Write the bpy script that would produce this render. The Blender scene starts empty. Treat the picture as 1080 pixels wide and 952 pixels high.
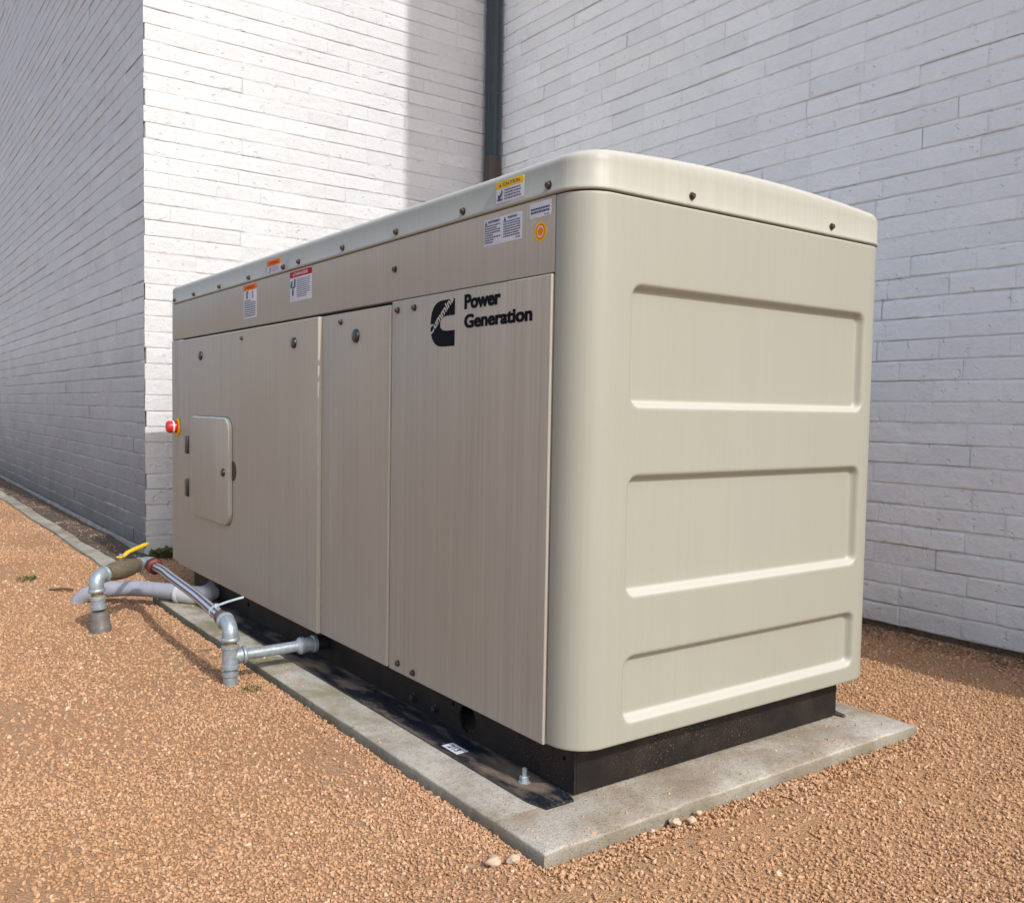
import bpy, bmesh, math, random
from mathutils import Vector, Matrix, noise
R = math.radians
sc = bpy.context.scene
COL = sc.collection
rnd = random.Random(7)

# ------------------------------------------------------------------ helpers
def link(o, parent=None):
    COL.objects.link(o)
    if parent: o.parent = parent
    return o
def tag(o, label=None, cat=None, group=None, kind=None):
    if label: o['label'] = label
    if cat: o['category'] = cat
    if group: o['group'] = group
    if kind: o['kind'] = kind
    return o
def thing(name, label, cat, loc=(0, 0, 0), group=None):
    o = bpy.data.objects.new(name, None); o.location = loc; o.empty_display_size = .05
    link(o); return tag(o, label, cat, group)
def obj(name, bm, mat, parent=None, smooth=True, angle=40, loc=None):
    """bm is in world coordinates; the object is re-centred on its parent / loc"""
    bmesh.ops.remove_doubles(bm, verts=bm.verts, dist=1e-6)
    bmesh.ops.recalc_face_normals(bm, faces=bm.faces)
    org = Vector((0, 0, 0))
    if parent is not None:
        p = parent
        while p is not None:
            org += p.location; p = p.parent
    if parent is None and loc is not None: org = Vector(loc)
    bmesh.ops.translate(bm, verts=bm.verts, vec=-org)
    for f in bm.faces: f.smooth = smooth
    if smooth:
        for e in bm.edges:
            if len(e.link_faces) == 2 and e.calc_face_angle(0) > R(angle): e.smooth = False
    me = bpy.data.meshes.new(name); bm.to_mesh(me); bm.free()
    for m in (mat if isinstance(mat, (list, tuple)) else [mat]): me.materials.append(m)
    o = bpy.data.objects.new(name, me)
    if parent is None: o.location = org
    return link(o, parent)
def BM(): return bmesh.new()
def box(bm, x0, x1, y0, y1, z0, z1, bev=0, seg=2):
    vs = [bm.verts.new((x, y, z)) for x in (x0, x1) for y in (y0, y1) for z in (z0, z1)]
    q = [(0, 1, 3, 2), (4, 6, 7, 5), (0, 4, 5, 1), (2, 3, 7, 6), (0, 2, 6, 4), (1, 5, 7, 3)]
    fs = [bm.faces.new([vs[i] for i in f]) for f in q]
    if bev:
        es = set(e for f in fs for e in f.edges)
        bmesh.ops.bevel(bm, geom=list(es), offset=bev, segments=seg, profile=.5, affect='EDGES')
    return bm
def frame(d):
    d = Vector(d).normalized(); a = Vector((0, 0, 1)) if abs(d.z) < .9 else Vector((1, 0, 0))
    u = d.cross(a).normalized(); return d, u, d.cross(u)
def lathe(bm, p0, d, prof, seg=24, hexa=False):
    """prof: list of (t along d, radius)"""
    d, u, v = frame(d); p0 = Vector(p0); n = 6 if hexa else seg; rings = []
    for t, r in prof:
        rings.append([bm.verts.new(p0 + d*t + (u*math.cos(2*math.pi*k/n) + v*math.sin(2*math.pi*k/n))*max(r, 1e-5)) for k in range(n)])
    for a, b in zip(rings, rings[1:]):
        for k in range(n): bm.faces.new((a[k], a[(k+1) % n], b[(k+1) % n], b[k]))
    bm.faces.new(rings[0][::-1]); bm.faces.new(rings[-1])
    return bm
def cyl(bm, p0, p1, r, seg=24, c=.15):
    p0 = Vector(p0); p1 = Vector(p1); L = (p1-p0).length; e = min(r*c, L*.3)
    return lathe(bm, p0, p1-p0, [(0, r-e), (e, r), (L-e, r), (L, r-e)], seg)
def smooth_path(pts, n=8):
    pts = [Vector(p) for p in pts]; P = [pts[0]*2-pts[1]] + pts + [pts[-1]*2-pts[-2]]; out = []
    for i in range(1, len(P)-2):
        for k in range(n):
            t = k/n; a, b, c, d = P[i-1:i+3]
            out.append(.5*((2*b)+(c-a)*t+(2*a-5*b+4*c-d)*t*t+(3*b-a-3*c+d)*t**3))
    out.append(pts[-1]); return out
def tube(bm, path, r, seg=20, caps=True):
    path = [Vector(p) for p in path]; n = len(path)
    rr = r if callable(r) else (lambda t: r)
    d = (path[1]-path[0]).normalized(); _, u, _ = frame(d); rings = []
    for i, p in enumerate(path):
        d2 = (path[min(i+1, n-1)]-path[max(i-1, 0)]).normalized()
        u = (u - d2*u.dot(d2)).normalized(); v = d2.cross(u)
        q = rr(i/(n-1)); rings.append([bm.verts.new(p+(u*math.cos(2*math.pi*k/seg)+v*math.sin(2*math.pi*k/seg))*q) for k in range(seg)])
    for a, b in zip(rings, rings[1:]):
        for k in range(seg): bm.faces.new((a[k], a[(k+1) % seg], b[(k+1) % seg], b[k]))
    if caps: bm.faces.new(rings[0][::-1]); bm.faces.new(rings[-1])
    return bm
def arc(c, a, b, r, n=8):
    """quarter bend from c-a*r to c+b*r (a: incoming dir, b: outgoing dir)"""
    c, a, b = Vector(c), Vector(a).normalized(), Vector(b).normalized(); out = []
    o = c - a*r + b*r
    for k in range(n+1):
        t = k/n*math.pi/2; out.append(o - b*r*math.cos(t) + a*r*math.sin(t))
    return out
def rrect(a0, a1, b0, b1, r, n=6, ins=0):
    a0 += ins; a1 -= ins; b0 += ins; b1 -= ins; r = max(r-ins, .0006); pts = []
    for (cx, cy, s) in ((a1-r, b1-r, 0), (a0+r, b1-r, 90), (a0+r, b0+r, 180), (a1-r, b0+r, 270)):
        for k in range(n+1):
            t = R(s+90*k/n); pts.append((cx+r*math.cos(t), cy+r*math.sin(t)))
    return pts
def plate(bm, axis, back, front, a0, a1, b0, b1, r=.002, fil=.003, n=6):
    """rounded plate in the plane normal to axis ('x' or 'y' or 'z'); front has a fillet"""
    s = 1 if front > back else -1
    def V(p, t):
        return (t, p[0], p[1]) if axis == 'x' else ((p[0], t, p[1]) if axis == 'y' else (p[0], p[1], t))
    prof = [(back, 0), (front-s*fil, 0)] + [(front-s*fil*(1-math.sin(R(q))), fil*(1-math.cos(R(q)))) for q in (30, 60, 90)]
    rings = [[bm.verts.new(V(p, t)) for p in rrect(a0, a1, b0, b1, r, n, i)] for t, i in prof]
    m = len(rings[0])
    for a, b in zip(rings, rings[1:]):
        for k in range(m): bm.faces.new((a[k], a[(k+1) % m], b[(k+1) % m], b[k]))
    bm.faces.new(rings[0]); bm.faces.new(rings[-1])
    return bm
def holed(bm, back, front, outline, holes):
    """plate in the x plane (points are (y,z)) with real holes through it"""
    loops = [outline]+holes; es = []; vs = []
    for L in loops:
        v = [bm.verts.new((front, p[0], p[1])) for p in L]; vs += v
        es += [bm.edges.new((v[i], v[(i+1) % len(v)])) for i in range(len(v))]
    g = bmesh.ops.triangle_fill(bm, edges=es, use_beauty=True, use_dissolve=False)
    fs = [f for f in g['geom'] if isinstance(f, bmesh.types.BMFace)]
    e = bmesh.ops.extrude_face_region(bm, geom=fs)
    bmesh.ops.translate(bm, verts=[v for v in e['geom'] if isinstance(v, bmesh.types.BMVert)], vec=(back-front, 0, 0))
    return bm
def circ(y, z, r, n=20, ry=None): return [(y+(ry or r)*math.cos(2*math.pi*k/n), z+r*math.sin(2*math.pi*k/n)) for k in range(n)]
def copy_to(o, delta, parent):
    """copy of a part and of its own children"""
    c = o.copy(); link(c, parent); c.location = o.location + Vector(delta)
    for ch in o.children:
        d = ch.copy(); link(d, c)
    return c
def text_bm(txt, w, h, bold=.0, extr=.0006):
    cu = bpy.data.curves.new('t', 'FONT'); cu.body = txt; cu.size = 1; cu.offset = bold; cu.resolution_u = 4
    to = bpy.data.objects.new('t', cu); COL.objects.link(to); bpy.context.view_layer.update()
    dg = bpy.context.evaluated_depsgraph_get(); me = bpy.data.meshes.new_from_object(to.evaluated_get(dg))
    bm = BM(); bm.from_mesh(me); bpy.data.objects.remove(to); bpy.data.curves.remove(cu); bpy.data.meshes.remove(me)
    xs = [v.co.x for v in bm.verts]; ys = [v.co.y for v in bm.verts]
    x0, x1, y0, y1 = min(xs), max(xs), min(ys), max(ys)
    for v in bm.verts: v.co = Vector(((v.co.x-x0)/(x1-x0)*w, (v.co.y-y0)/(y1-y0)*h, 0))
    return bm
def bold(txt, w, h, n=3, dx=.05):
    """heavier lettering: slightly shifted copies of the glyphs, each on its own plane"""
    out = BM()
    for k in range(n):
        for j in (0, 1):
            b = text_bm(txt, w*(1-dx*h/w), h*.94, .012)
            for v in b.verts: v.co.x += dx*h*k/(n-1); v.co.y += h*.06*j; v.co.z = .00004*(k*2+j)
            add_bm(out, b)
    return out
def on_side(bm, y, z, x, rot=0):
    """flat drawing (x right, y up) onto the long side seen from -X: right is -Y"""
    c, s = math.cos(rot), math.sin(rot)
    for v in bm.verts:
        a, b = v.co.x*c - v.co.y*s, v.co.x*s + v.co.y*c
        v.co = Vector((x - v.co.z, y - a, z + b))
    return bm
def add_bm(dst, src):
    me = bpy.data.meshes.new('tmp'); src.to_mesh(me); src.free(); dst.from_mesh(me); bpy.data.meshes.remove(me); return dst

# ------------------------------------------------------------------ materials
class NT:
    def __init__(s, name):
        s.m = bpy.data.materials.new(name); s.m.use_nodes = True; s.t = s.m.node_tree; s.t.nodes.clear()
        s.out = s.n('ShaderNodeOutputMaterial'); s.b = s.n('ShaderNodeBsdfPrincipled'); s.l(s.b.outputs[0], s.out.inputs[0])
        s.g = s.n('ShaderNodeNewGeometry')
    def n(s, t, **k):
        x = s.t.nodes.new(t)
        for a, b in k.items(): setattr(x, a, b)
        return x
    def l(s, a, b): s.t.links.new(a, b)
    def pos(s, sx=1, sy=1, sz=1):
        v = s.n('ShaderNodeVectorMath', operation='MULTIPLY'); s.l(s.g.outputs['Position'], v.inputs[0]); v.inputs[1].default_value = (sx, sy, sz); return v.outputs[0]
    def noise(s, vec, scale, detail=4, rough=.55, out='Fac'):
        x = s.n('ShaderNodeTexNoise'); s.l(vec, x.inputs['Vector']); x.inputs['Scale'].default_value = scale
        x.inputs['Detail'].default_value = detail; x.inputs['Roughness'].default_value = rough; return x.outputs[out]
    def ramp(s, fac, stops):
        x = s.n('ShaderNodeValToRGB'); s.l(fac, x.inputs[0]); e = x.color_ramp.elements
        while len(e) < len(stops): e.new(.5)
        for i, (p, c) in enumerate(stops):
            e[i].position = p; e[i].color = (c, c, c, 1) if isinstance(c, (int, float)) else (*c, 1)
        return x.outputs[0]
    def math(s, op, a, b=None, c=None):
        x = s.n('ShaderNodeMath', operation=op)
        for i, v in enumerate((a, b, c)):
            if v is None: continue
            if isinstance(v, (int, float)): x.inputs[i].default_value = v
            else: s.l(v, x.inputs[i])
        return x.outputs[0]
    def mix(s, fac, a, b, bt='MIX'):
        x = s.n('ShaderNodeMix', data_type='RGBA', blend_type=bt)
        for i, v in ((0, fac), (6, a), (7, b)):
            if isinstance(v, (int, float)): x.inputs[i].default_value = v if i == 0 else (v, v, v, 1)
            elif isinstance(v, tuple): x.inputs[i].default_value = (*v, 1)
            else: s.l(v, x.inputs[i])
        return x.outputs[2]
    def bump(s, h, dist, strength=1, prev=None):
        x = s.n('ShaderNodeBump'); s.l(h, x.inputs['Height']); x.inputs['Distance'].default_value = dist; x.inputs['Strength'].default_value = strength
        if prev: s.l(prev, x.inputs['Normal'])
        return x.outputs[0]
    def set(s, col=None, rough=None, metal=None, normal=None, spec=None, coat=None):
        for k, v in (('Base Color', col), ('Roughness', rough), ('Metallic', metal), ('Normal', normal), ('Specular IOR Level', spec), ('Coat Weight', coat)):
            if v is None: continue
            if isinstance(v, (int, float)): s.b.inputs[k].default_value = v
            elif isinstance(v, tuple): s.b.inputs[k].default_value = (*v, 1)
            else: s.l(v, s.b.inputs[k])
        return s.m
def plain(name, col, rough=.5, metal=0, var=.12, bump=0, scale=40):
    t = NT(name); f = t.noise(t.pos(), scale, 5)
    c = t.mix(t.ramp(f, [(.3, 0), (.7, 1)]), tuple(x*(1-var) for x in col), tuple(min(1, x*(1+var)) for x in col))
    return t.set(c, rough, metal, t.bump(t.noise(t.pos(), scale*3, 3), bump) if bump else None)

def paint_beige(name, k, col=(.385, .352, .296), rr=.40):
    t = NT(name)
    # fine vertical rain and dust streaks
    s1 = t.noise(t.pos(120, 120, 1.0), 1.0, 3, .6); s2 = t.noise(t.pos(420, 420, 2.6), 1.0, 2, .5); big = t.noise(t.pos(2.2, 2.2, 1.2), 1, 3)
    s3 = t.noise(t.pos(38, 38, .5), 1.0, 3, .6)
    f = t.math('ADD', t.math('MULTIPLY', s1, .45), t.math('MULTIPLY', s2, .3)); f = t.math('ADD', f, t.math('MULTIPLY', s3, .25))
    a_ = b_ = col
    c = t.mix(t.ramp(f, [(.38, 0), (.62, 1)]), tuple(x*(1-.13*k) for x in a_), tuple(x*(1+.13*k) for x in b_))
    c = t.mix(t.ramp(big, [(.3, 0), (.75, .35)]), c, tuple(x*y for x, y in zip(col, (.96, .92, .84))))
    sp = t.noise(t.pos(), 160, 2); c = t.mix(t.ramp(sp, [(.74, 0), (.78, .5)]), c, (.3, .25, .18))
    wav = t.noise(t.pos(3.2, 3.2, 2.2), 1, 1)
    n = t.bump(wav, .006); n = t.bump(f, .0004*k, 1, n)
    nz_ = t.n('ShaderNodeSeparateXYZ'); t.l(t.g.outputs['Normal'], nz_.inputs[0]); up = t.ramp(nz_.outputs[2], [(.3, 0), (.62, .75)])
    c = t.mix(up, c, (.5, .49, .44))   # paler tone where surfaces face up
    return t.set(c, t.math('ADD', t.math('MULTIPLY', s3, .2), rr), 0, n, .45)
M = {}
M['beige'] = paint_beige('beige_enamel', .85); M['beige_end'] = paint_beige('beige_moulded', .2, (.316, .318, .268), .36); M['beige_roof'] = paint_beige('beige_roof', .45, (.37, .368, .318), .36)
M['darkcore'] = plain('dark_gap_fill', (.012, .012, .011), .9)  # near-black, puts the shade of the panel gaps into the colour
def skid_mat():
    t = NT('black_skid_paint'); f = t.noise(t.pos(), 260, 3, .7); b = t.noise(t.pos(), 6, 3)
    mask = t.math('MULTIPLY', t.ramp(f, [(.60, 0), (.67, 1)]), t.ramp(b, [(.42, 0), (.62, 1)]))
    c = t.mix(mask, (.014, .012, .012), (.24, .17, .11)); c = t.mix(t.ramp(t.noise(t.pos(), 14, 4), [(.4, 0), (.8, .35)]), c, (.07, .052, .04))
    return t.set(c, .55, 0, t.bump(t.noise(t.pos(), 90, 3), .0006), .22)
M['skid'] = skid_mat()
def flange_mat():
    t = NT('dusty_black_flange'); b = t.noise(t.pos(16, 5, 16), 1, 5, .6)
    c = t.mix(t.ramp(b, [(.46, 0), (.62, .8)]), (.013, .016, .025), (.2, .145, .1))
    g = t.noise(t.pos(), 220, 2); c = t.mix(t.ramp(g, [(.62, 0), (.7, .5)]), c, (.3, .24, .17))
    return t.set(c, t.ramp(b, [(.45, .3), (.6, .85)]), 0, t.bump(b, .001))
M['flange'] = flange_mat()
M['bolt'] = plain('rusty_bolt', (.075, .045, .035), .55, .4, .4, .0003, 150)
M['black'] = plain('black_plastic', (.018, .02, .026), .35)
M['red'] = plain('red_plastic', (.62, .02, .02), .3)
M['white'] = plain('white_vinyl', (.66, .67, .74), .35, 0, .04)
M['yellow'] = plain('yellow_vinyl', (.75, .5, .02), .35, 0, .06)
M['amber'] = plain('amber_vinyl', (.72, .34, .02), .35, 0, .06)
M['orange'] = plain('orange_vinyl', (.72, .24, .03), .4, 0, .06)
M['crimson'] = plain('crimson_vinyl', (.42, .015, .03), .4, 0, .06)
for k_, c_ in (('white', (.62, .63, .69)), ('yellow', (.78, .5, .005)), ('amber', (.72, .3, .01)), ('orange', (.78, .2, .01)), ('crimson', (.45, .008, .015))):
    M[k_] = plain(k_+'_sticker_vinyl', c_, .65, 0, .05); M[k_].node_tree.nodes['Principled BSDF'].inputs['Specular IOR Level'].default_value = .15
M['ink'] = plain('navy_print_ink', (.035, .045, .09), .4, 0, .05)
M['logo'] = plain('black_decal_vinyl', (.003, .0035, .007), .7, 0, .05)
M['logo'].node_tree.nodes['Principled BSDF'].inputs['Specular IOR Level'].default_value = .12
M['letter'] = plain('decal_letter_beige', (.46, .44, .38), .4, 0, .04)
def galv():
    t = NT('galvanised_steel'); v = t.n('ShaderNodeTexVoronoi'); t.l(t.pos(), v.inputs['Vector']); v.inputs['Scale'].default_value = 160
    c = t.mix(t.ramp(v.outputs['Color'], [(.2, 0), (.8, 1)]), (.30, .355, .39), (.38, .44, .48))
    d = t.noise(t.pos(), 40, 5); c = t.mix(t.ramp(d, [(.5, 0), (.72, .55)]), c, (.3, .27, .22))
    return t.set(c, .42, .45, t.bump(d, .0008))
M['galv'] = galv()
def rusty(name, a, b, rough=.6):
    t = NT(name); d = t.noise(t.pos(), 95, 6, .7); c = t.mix(t.ramp(d, [(.3, 0), (.72, 1)]), a, b)
    return t.set(c, rough, .25, t.bump(d, .0012))
M['valve'] = rusty('grimy_brass', (.09, .085, .075), (.23, .18, .1))
M['oxide'] = rusty('red_oxide_iron', (.15, .022, .013), (.085, .02, .015), .45)
M['thread'] = rusty('rusty_thread', (.33, .24, .1), (.2, .1, .035))
M['browniron'] = rusty('brown_iron', (.1, .065, .05), (.16, .1, .07))
M['pvc_dark'] = plain('dark_grey_pvc', (.14, .125, .115), .5, 0, .2, .0004, 60)
M['pvc'] = plain('grey_pvc', (.33, .345, .39), .4, 0, .1, .0003, 30)
M['pvc_light'] = plain('pale_grey_pvc', (.5, .51, .54), .38, 0, .08)
M['handle'] = plain('yellow_vinyl_grip', (.78, .52, .02), .45, 0, .12, .0004, 80)
def braid():
    t = NT('braided_steel_hose'); tc = t.n('ShaderNodeUVMap'); sep = t.n('ShaderNodeSeparateXYZ'); t.l(tc.outputs[0], sep.inputs[0])
    u, v = sep.outputs[0], sep.outputs[1]
    st = t.math('FRACT', t.math('MULTIPLY', v, 7)); m = t.math('GREATER_THAN', st, .52)
    w = t.n('ShaderNodeTexChecker'); mp = t.n('ShaderNodeMapping'); t.l(tc.outputs[0], mp.inputs[0]); mp.inputs['Scale'].default_value = (230, 42, 1); mp.inputs['Rotation'].default_value = (0, 0, .5)
    t.l(mp.outputs[0], w.inputs[0]); w.inputs['Scale'].default_value = 1
    c = t.mix(m, (.68, .68, .72), (.1, .09, .12)); c = t.mix(t.math('MULTIPLY', w.outputs['Fac'], .35), c, (.3, .3, .34))
    return t.set(c, .38, .55, t.bump(w.outputs['Fac'], .0008))
M['braid'] = braid()
M['tie'] = plain('white_nylon', (.36, .43, .48), .45)
def concrete(name, col, moss=.5, joint=False):
    t = NT(name); a = t.noise(t.pos(), 9, 6, .6); b = t.noise(t.pos(), 120, 3, .6); d = t.noise(t.pos(3, 3, 3), 1, 4)
    c = t.mix(t.ramp(a, [(.3, 0), (.7, 1)]), tuple(x*.74 for x in col), tuple(x*1.12 for x in col))
    c = t.mix(t.ramp(b, [(.52, 0), (.66, .5)]), c, (.24, .18, .13)); c = t.mix(t.ramp(t.noise(t.pos(), 330, 2), [(.4, .0), (.75, .6)]), c, (.66, .62, .54))
    c = t.mix(t.ramp(t.noise(t.pos(), 5, 5, .65), [(.44, 0), (.64, .75)]), c, (.25, .19, .135))
    if moss:
        sx = t.n('ShaderNodeSeparateXYZ'); t.l(t.g.outputs['Position'], sx.inputs[0])
        side = t.n('ShaderNodeMapRange'); t.l(sx.outputs[1], side.inputs[0]); side.inputs[1].default_value = .35; side.inputs[2].default_value = 1.4
        low = t.n('ShaderNodeMapRange'); t.l(sx.outputs[2], low.inputs[0]); low.inputs[1].default_value = .0188; low.inputs[2].default_value = .015
        mm = t.math('MULTIPLY', t.ramp(t.noise(t.pos(), 7, 5), [(.45, 0), (.66, 1)]), t.math('ADD', t.math('MULTIPLY', side.outputs[0], moss), .1))
        c = t.mix(mm, c, (.2, .2, .06))
        c = t.mix(t.math('MULTIPLY', t.ramp(low.outputs[0], [(.3, 0), (1, .85)]), t.math('ADD', t.math('MULTIPLY', side.outputs[0], .4), .6)), c, (.11, .105, .07))
    if moss > .5:
        s2 = t.n('ShaderNodeSeparateXYZ'); t.l(t.g.outputs['Position'], s2.inputs[0]); st_ = t.n('ShaderNodeMapRange'); t.l(s2.outputs[1], st_.inputs[0])
        st_.inputs[1].default_value = -.075; st_.inputs[2].default_value = .05
        sm_ = t.math('MULTIPLY', st_.outputs[0], t.ramp(t.noise(t.pos(), 11, 6, .7), [(.36, .1), (.6, 1)]))
        only = t.math('LESS_THAN', s2.outputs[1], .06); sm_ = t.math('MULTIPLY', sm_, only)
        c = t.mix(t.math('MULTIPLY', sm_, .7), c, (.25, .18, .115))
        gm = t.ramp(t.noise(t.pos(1, .45, 1), 8, 5, .65), [(.5, 0), (.62, .7)]); c = t.mix(t.math('MULTIPLY', gm, t.math('MULTIPLY', side.outputs[0], .8)), c, (.2, .2, .085))
    cr_ = t.ramp(t.noise(t.pos(), 45, 5, .7), [(.3, .7), (.5, 0)]); c = t.mix(t.math('MULTIPLY', cr_, .5), c, (.2, .17, .13))
    p = t.n('ShaderNodeTexVoronoi'); t.l(t.pos(), p.inputs['Vector']); p.inputs['Scale'].default_value = 130; p.inputs['Randomness'].default_value = 1; t.l(t.n('ShaderNodeVectorMath').outputs[0], p.inputs['Vector']) if False else None
    pit = t.ramp(p.outputs['Distance'], [(.12, 0), (.3, 1)])
    pm = t.ramp(t.noise(t.pos(), 8, 3), [(.45, 0), (.6, 1)])
    c = t.mix(t.math('MULTIPLY', t.math('SUBTRACT', 1, pit), t.math('MULTIPLY', pm, .28)), c, (.2, .16, .12))
    n = t.bump(b, .002, .7); n = t.bump(pit, .0015, .8, n)
    return t.set(c, .9, 0, n, .25)
M['pad'] = concrete('weathered_concrete', (.47, .44, .38), .6)
M['strip'] = concrete('old_concrete', (.4, .37, .31), .15)
def brick(name, col, base_dark, dark):
    t = NT(name); at = t.n('ShaderNodeAttribute', attribute_name='tone')
    a = t.noise(t.pos(), 5, 5, .6); f = t.noise(t.pos(), 60, 4, .6)
    c = t.mix(at.outputs['Fac'], tuple(x*.93 for x in col), tuple(min(.9, x*1.04) for x in col))
    c = t.mix(t.ramp(a, [(.45, 0), (.8, .35)]), c, tuple(x*.86 for x in col))
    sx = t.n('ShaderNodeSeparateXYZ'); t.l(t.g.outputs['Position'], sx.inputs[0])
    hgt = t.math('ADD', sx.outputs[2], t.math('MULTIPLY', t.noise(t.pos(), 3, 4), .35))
    dm = t.n('ShaderNodeMapRange'); t.l(hgt, dm.inputs[0]); dm.inputs[1].default_value = base_dark[0]; dm.inputs[2].default_value = base_dark[1]; dm.inputs[3].default_value = base_dark[2]; dm.inputs[4].default_value = 0  # mixes towards the dark tone, stronger lower down the wall
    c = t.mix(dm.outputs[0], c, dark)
    # grey grime left in the joints, attribute "joint" is 1 there
    j = t.n('ShaderNodeAttribute', attribute_name='joint')
    c = t.mix(t.math('MULTIPLY', j.outputs['Fac'], t.ramp(t.noise(t.pos(), 9, 4), [(.35, .1), (.62, 1)])), c, tuple(x*.78 for x in col))
    n = t.bump(f, .0012, .8); n = t.bump(t.noise(t.pos(), 22, 5, .6), .0075, .9, n); sp = t.ramp(t.noise(t.pos(), 28, 2), [(.66, 0), (.72, 1)]); n = t.bump(sp, -.003, .9, n)
    return t.set(c, .6, 0, n, .3)
M['brick_white'] = brick('painted_brick_white', (.60, .605, .61), (.25, .4, .35), (.5, .46, .38))
M['brick_cool'] = brick('painted_brick_cool_white', (.835, .86, .86), (.18, .32, .3), (.45, .4, .33))
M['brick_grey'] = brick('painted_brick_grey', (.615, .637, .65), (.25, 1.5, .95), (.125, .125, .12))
M['footing'] = plain('painted_footing', (.3, .28, .25), .8, 0, .25, .003, 12)
M['base_dark'] = plain('dark_soil', (.10, .075, .05), .95, 0, .5, .004, 60)
M['wallcore'] = plain('painted_masonry', (.72, .72, .72), .8)
M['down_blue'] = plain('slate_blue_enamel', (.028, .045, .055), .4, 0, .15)
M['down_brown'] = rusty('brown_boot_enamel', (.085, .06, .05), (.06, .05, .05), .5)
def gravel_base():
    t = NT('gravel_ground'); v = t.n('ShaderNodeTexVoronoi'); t.l(t.pos(), v.inputs['Vector']); v.inputs['Scale'].default_value = 240
    cr = t.n('ShaderNodeSeparateColor'); t.l(v.outputs['Color'], cr.inputs[0])
    c = t.ramp(cr.outputs[0], [(0, (.34, .19, .10)), (.3, (.44, .25, .135)), (.6, (.49, .285, .158)), (.88, (.54, .33, .19)), (1, (.62, .43, .29))])
    sh = t.ramp(v.outputs['Distance'], [(.25, 1), (.7, .72)])
    c = t.mix(1, c, sh, 'MULTIPLY')
    c = t.mix(t.ramp(t.noise(t.pos(), 1.7, 4), [(.4, 0), (.7, .5)]), c, (.4, .24, .12))
    n = t.bump(v.outputs['Distance'], -.0025); return t.set(c, .9, 0, n, .2)
M['ground'] = gravel_base()
def pebble():
    t = NT('crushed_granite'); a = t.n('ShaderNodeAttribute', attribute_type='INSTANCER', attribute_name='tone')
    c = t.ramp(a.outputs['Fac'], [(0, (.26, .135, .07)), (.08, (.39, .215, .115)), (.5, (.47, .272, .152)), (.85, (.52, .315, .185)), (.96, (.60, .41, .27)), (1, (.74, .6, .46))])
    p = t.noise(t.pos(), 1.1, 4); c = t.mix(t.ramp(p, [(.42, 0), (.62, .65)]), c, t.mix(.5, c, (.46, .26, .105)))
    q = t.noise(t.pos(), 2.6, 4); c = t.mix(t.ramp(q, [(.5, 0), (.75, .55)]), c, t.mix(.6, c, (.6, .38, .25)))
    # mossy dark patches by the wall and the pad edge
    k = t.noise(t.pos(), 300, 2); c = t.mix(t.ramp(k, [(.4, 0), (.8, .2)]), c, (.7, .5, .34))
    return t.set(c, .85, 0, t.bump(k, .0006), .25)
M['pebble'] = pebble()
M['stone'] = plain('pale_stone', (.5, .38, .27), .8, 0, .12, .001, 60)
M['weed'] = plain('weed_green', (.15, .15, .04), .7, 0, .3)
M['moss'] = plain('moss_green', (.09, .1, .025), .9, 0, .4)
M['twig'] = plain('twig_brown', (.09, .05, .03), .9, 0, .3)

# ------------------------------------------------------------------ ground height
def sst(a, b, x): t = max(0, min(1, (x-a)/(b-a))); return t*t*(3-2*t)
def gz(x, y):
    h = .040*sst(2.6, 3.5, y)*(1-sst(.6, 1.7, x)) - .040*sst(1.25, 2.15, x)*(1-sst(1.6, 3, y))
    d = max(-.148-x, x-1.072, -.10-y, y-2.55)
    k = sst(.01, .3, d)
    h += k*(.011*noise.noise(Vector((x*1.7, y*1.7, 0)))+.004*noise.noise(Vector((x*6, y*6, 3))))
    h += .0025*noise.noise(Vector((x*9, y*9, 7)))
    if d < .05: h = min(h, 0)-.003
    return h
def axis_pts(a, b, step, lo, hi):
    p = []; v = a
    while v < b: p.append(v); v += step
    p.append(b); s = step; v = a; L = []
    while v > lo: s *= 1.5; v -= s; L.append(v)
    s = step; v = b; H = []
    while v < hi: s *= 1.5; v += s; H.append(v)
    return L[::-1]+p+H
xs = axis_pts(-1.6, 2.6, .05, -80, 80); ys = axis_pts(-1.6, 6, .05, -80, 80)
bm = BM(); G = [[bm.verts.new((x, y, gz(x, y)-.006)) for y in ys] for x in xs]
for i in range(len(xs)-1):
    for j in range(len(ys)-1): bm.faces.new((G[i][j], G[i+1][j], G[i+1][j+1], G[i][j+1]))
tag(obj('ground', bm, M['ground']), kind='structure')

# ------------------------------------------------------------------ gravel: scattered crushed stones (one uncountable mass)
CAM = Vector((-1.1406, -1.3452, .8168))
def gravel_ok(x, y):
    if -.152 < x < 1.076 and -.104 < y < 2.555: return False
    if y > 3.52 and x > .05: return False
    if x > 2.20: return False
    if (-.20 < x < -.12 or x > .06) and x < .08 and y > 3.20: return False
    return True
def visible(x, y):
    d = Vector((x, y, 0))-CAM
    F = Vector((math.sin(.6288), math.cos(.6288), 0)); Rr = Vector((math.cos(.6288), -math.sin(.6288), 0))
    f = d.dot(F); r = d.dot(Rr)
    return f > .9 and abs(r) < f*.5637*1.12+.12
bm = BM(); lay = bm.verts.layers.float.new('dens'); st = .06; cache = {}
def gv(i, j):
    if (i, j) not in cache:
        x, y = -2.6+i*st, -.9+j*st; v = bm.verts.new((x, y, gz(x, y)-.004)); dd = (Vector((x, y, 0))-CAM).length
        pt_ = .5+1.1*noise.noise(Vector((x*1.9, y*1.9, 11)))+.45*noise.noise(Vector((x*6, y*6, 12))); v[lay] = 30000*min(1, (1.75/dd)**1.5)*max(.10, min(1, .15+pt_)) if dd < 12 else 0
        cache[(i, j)] = v
    return cache[(i, j)]
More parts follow.
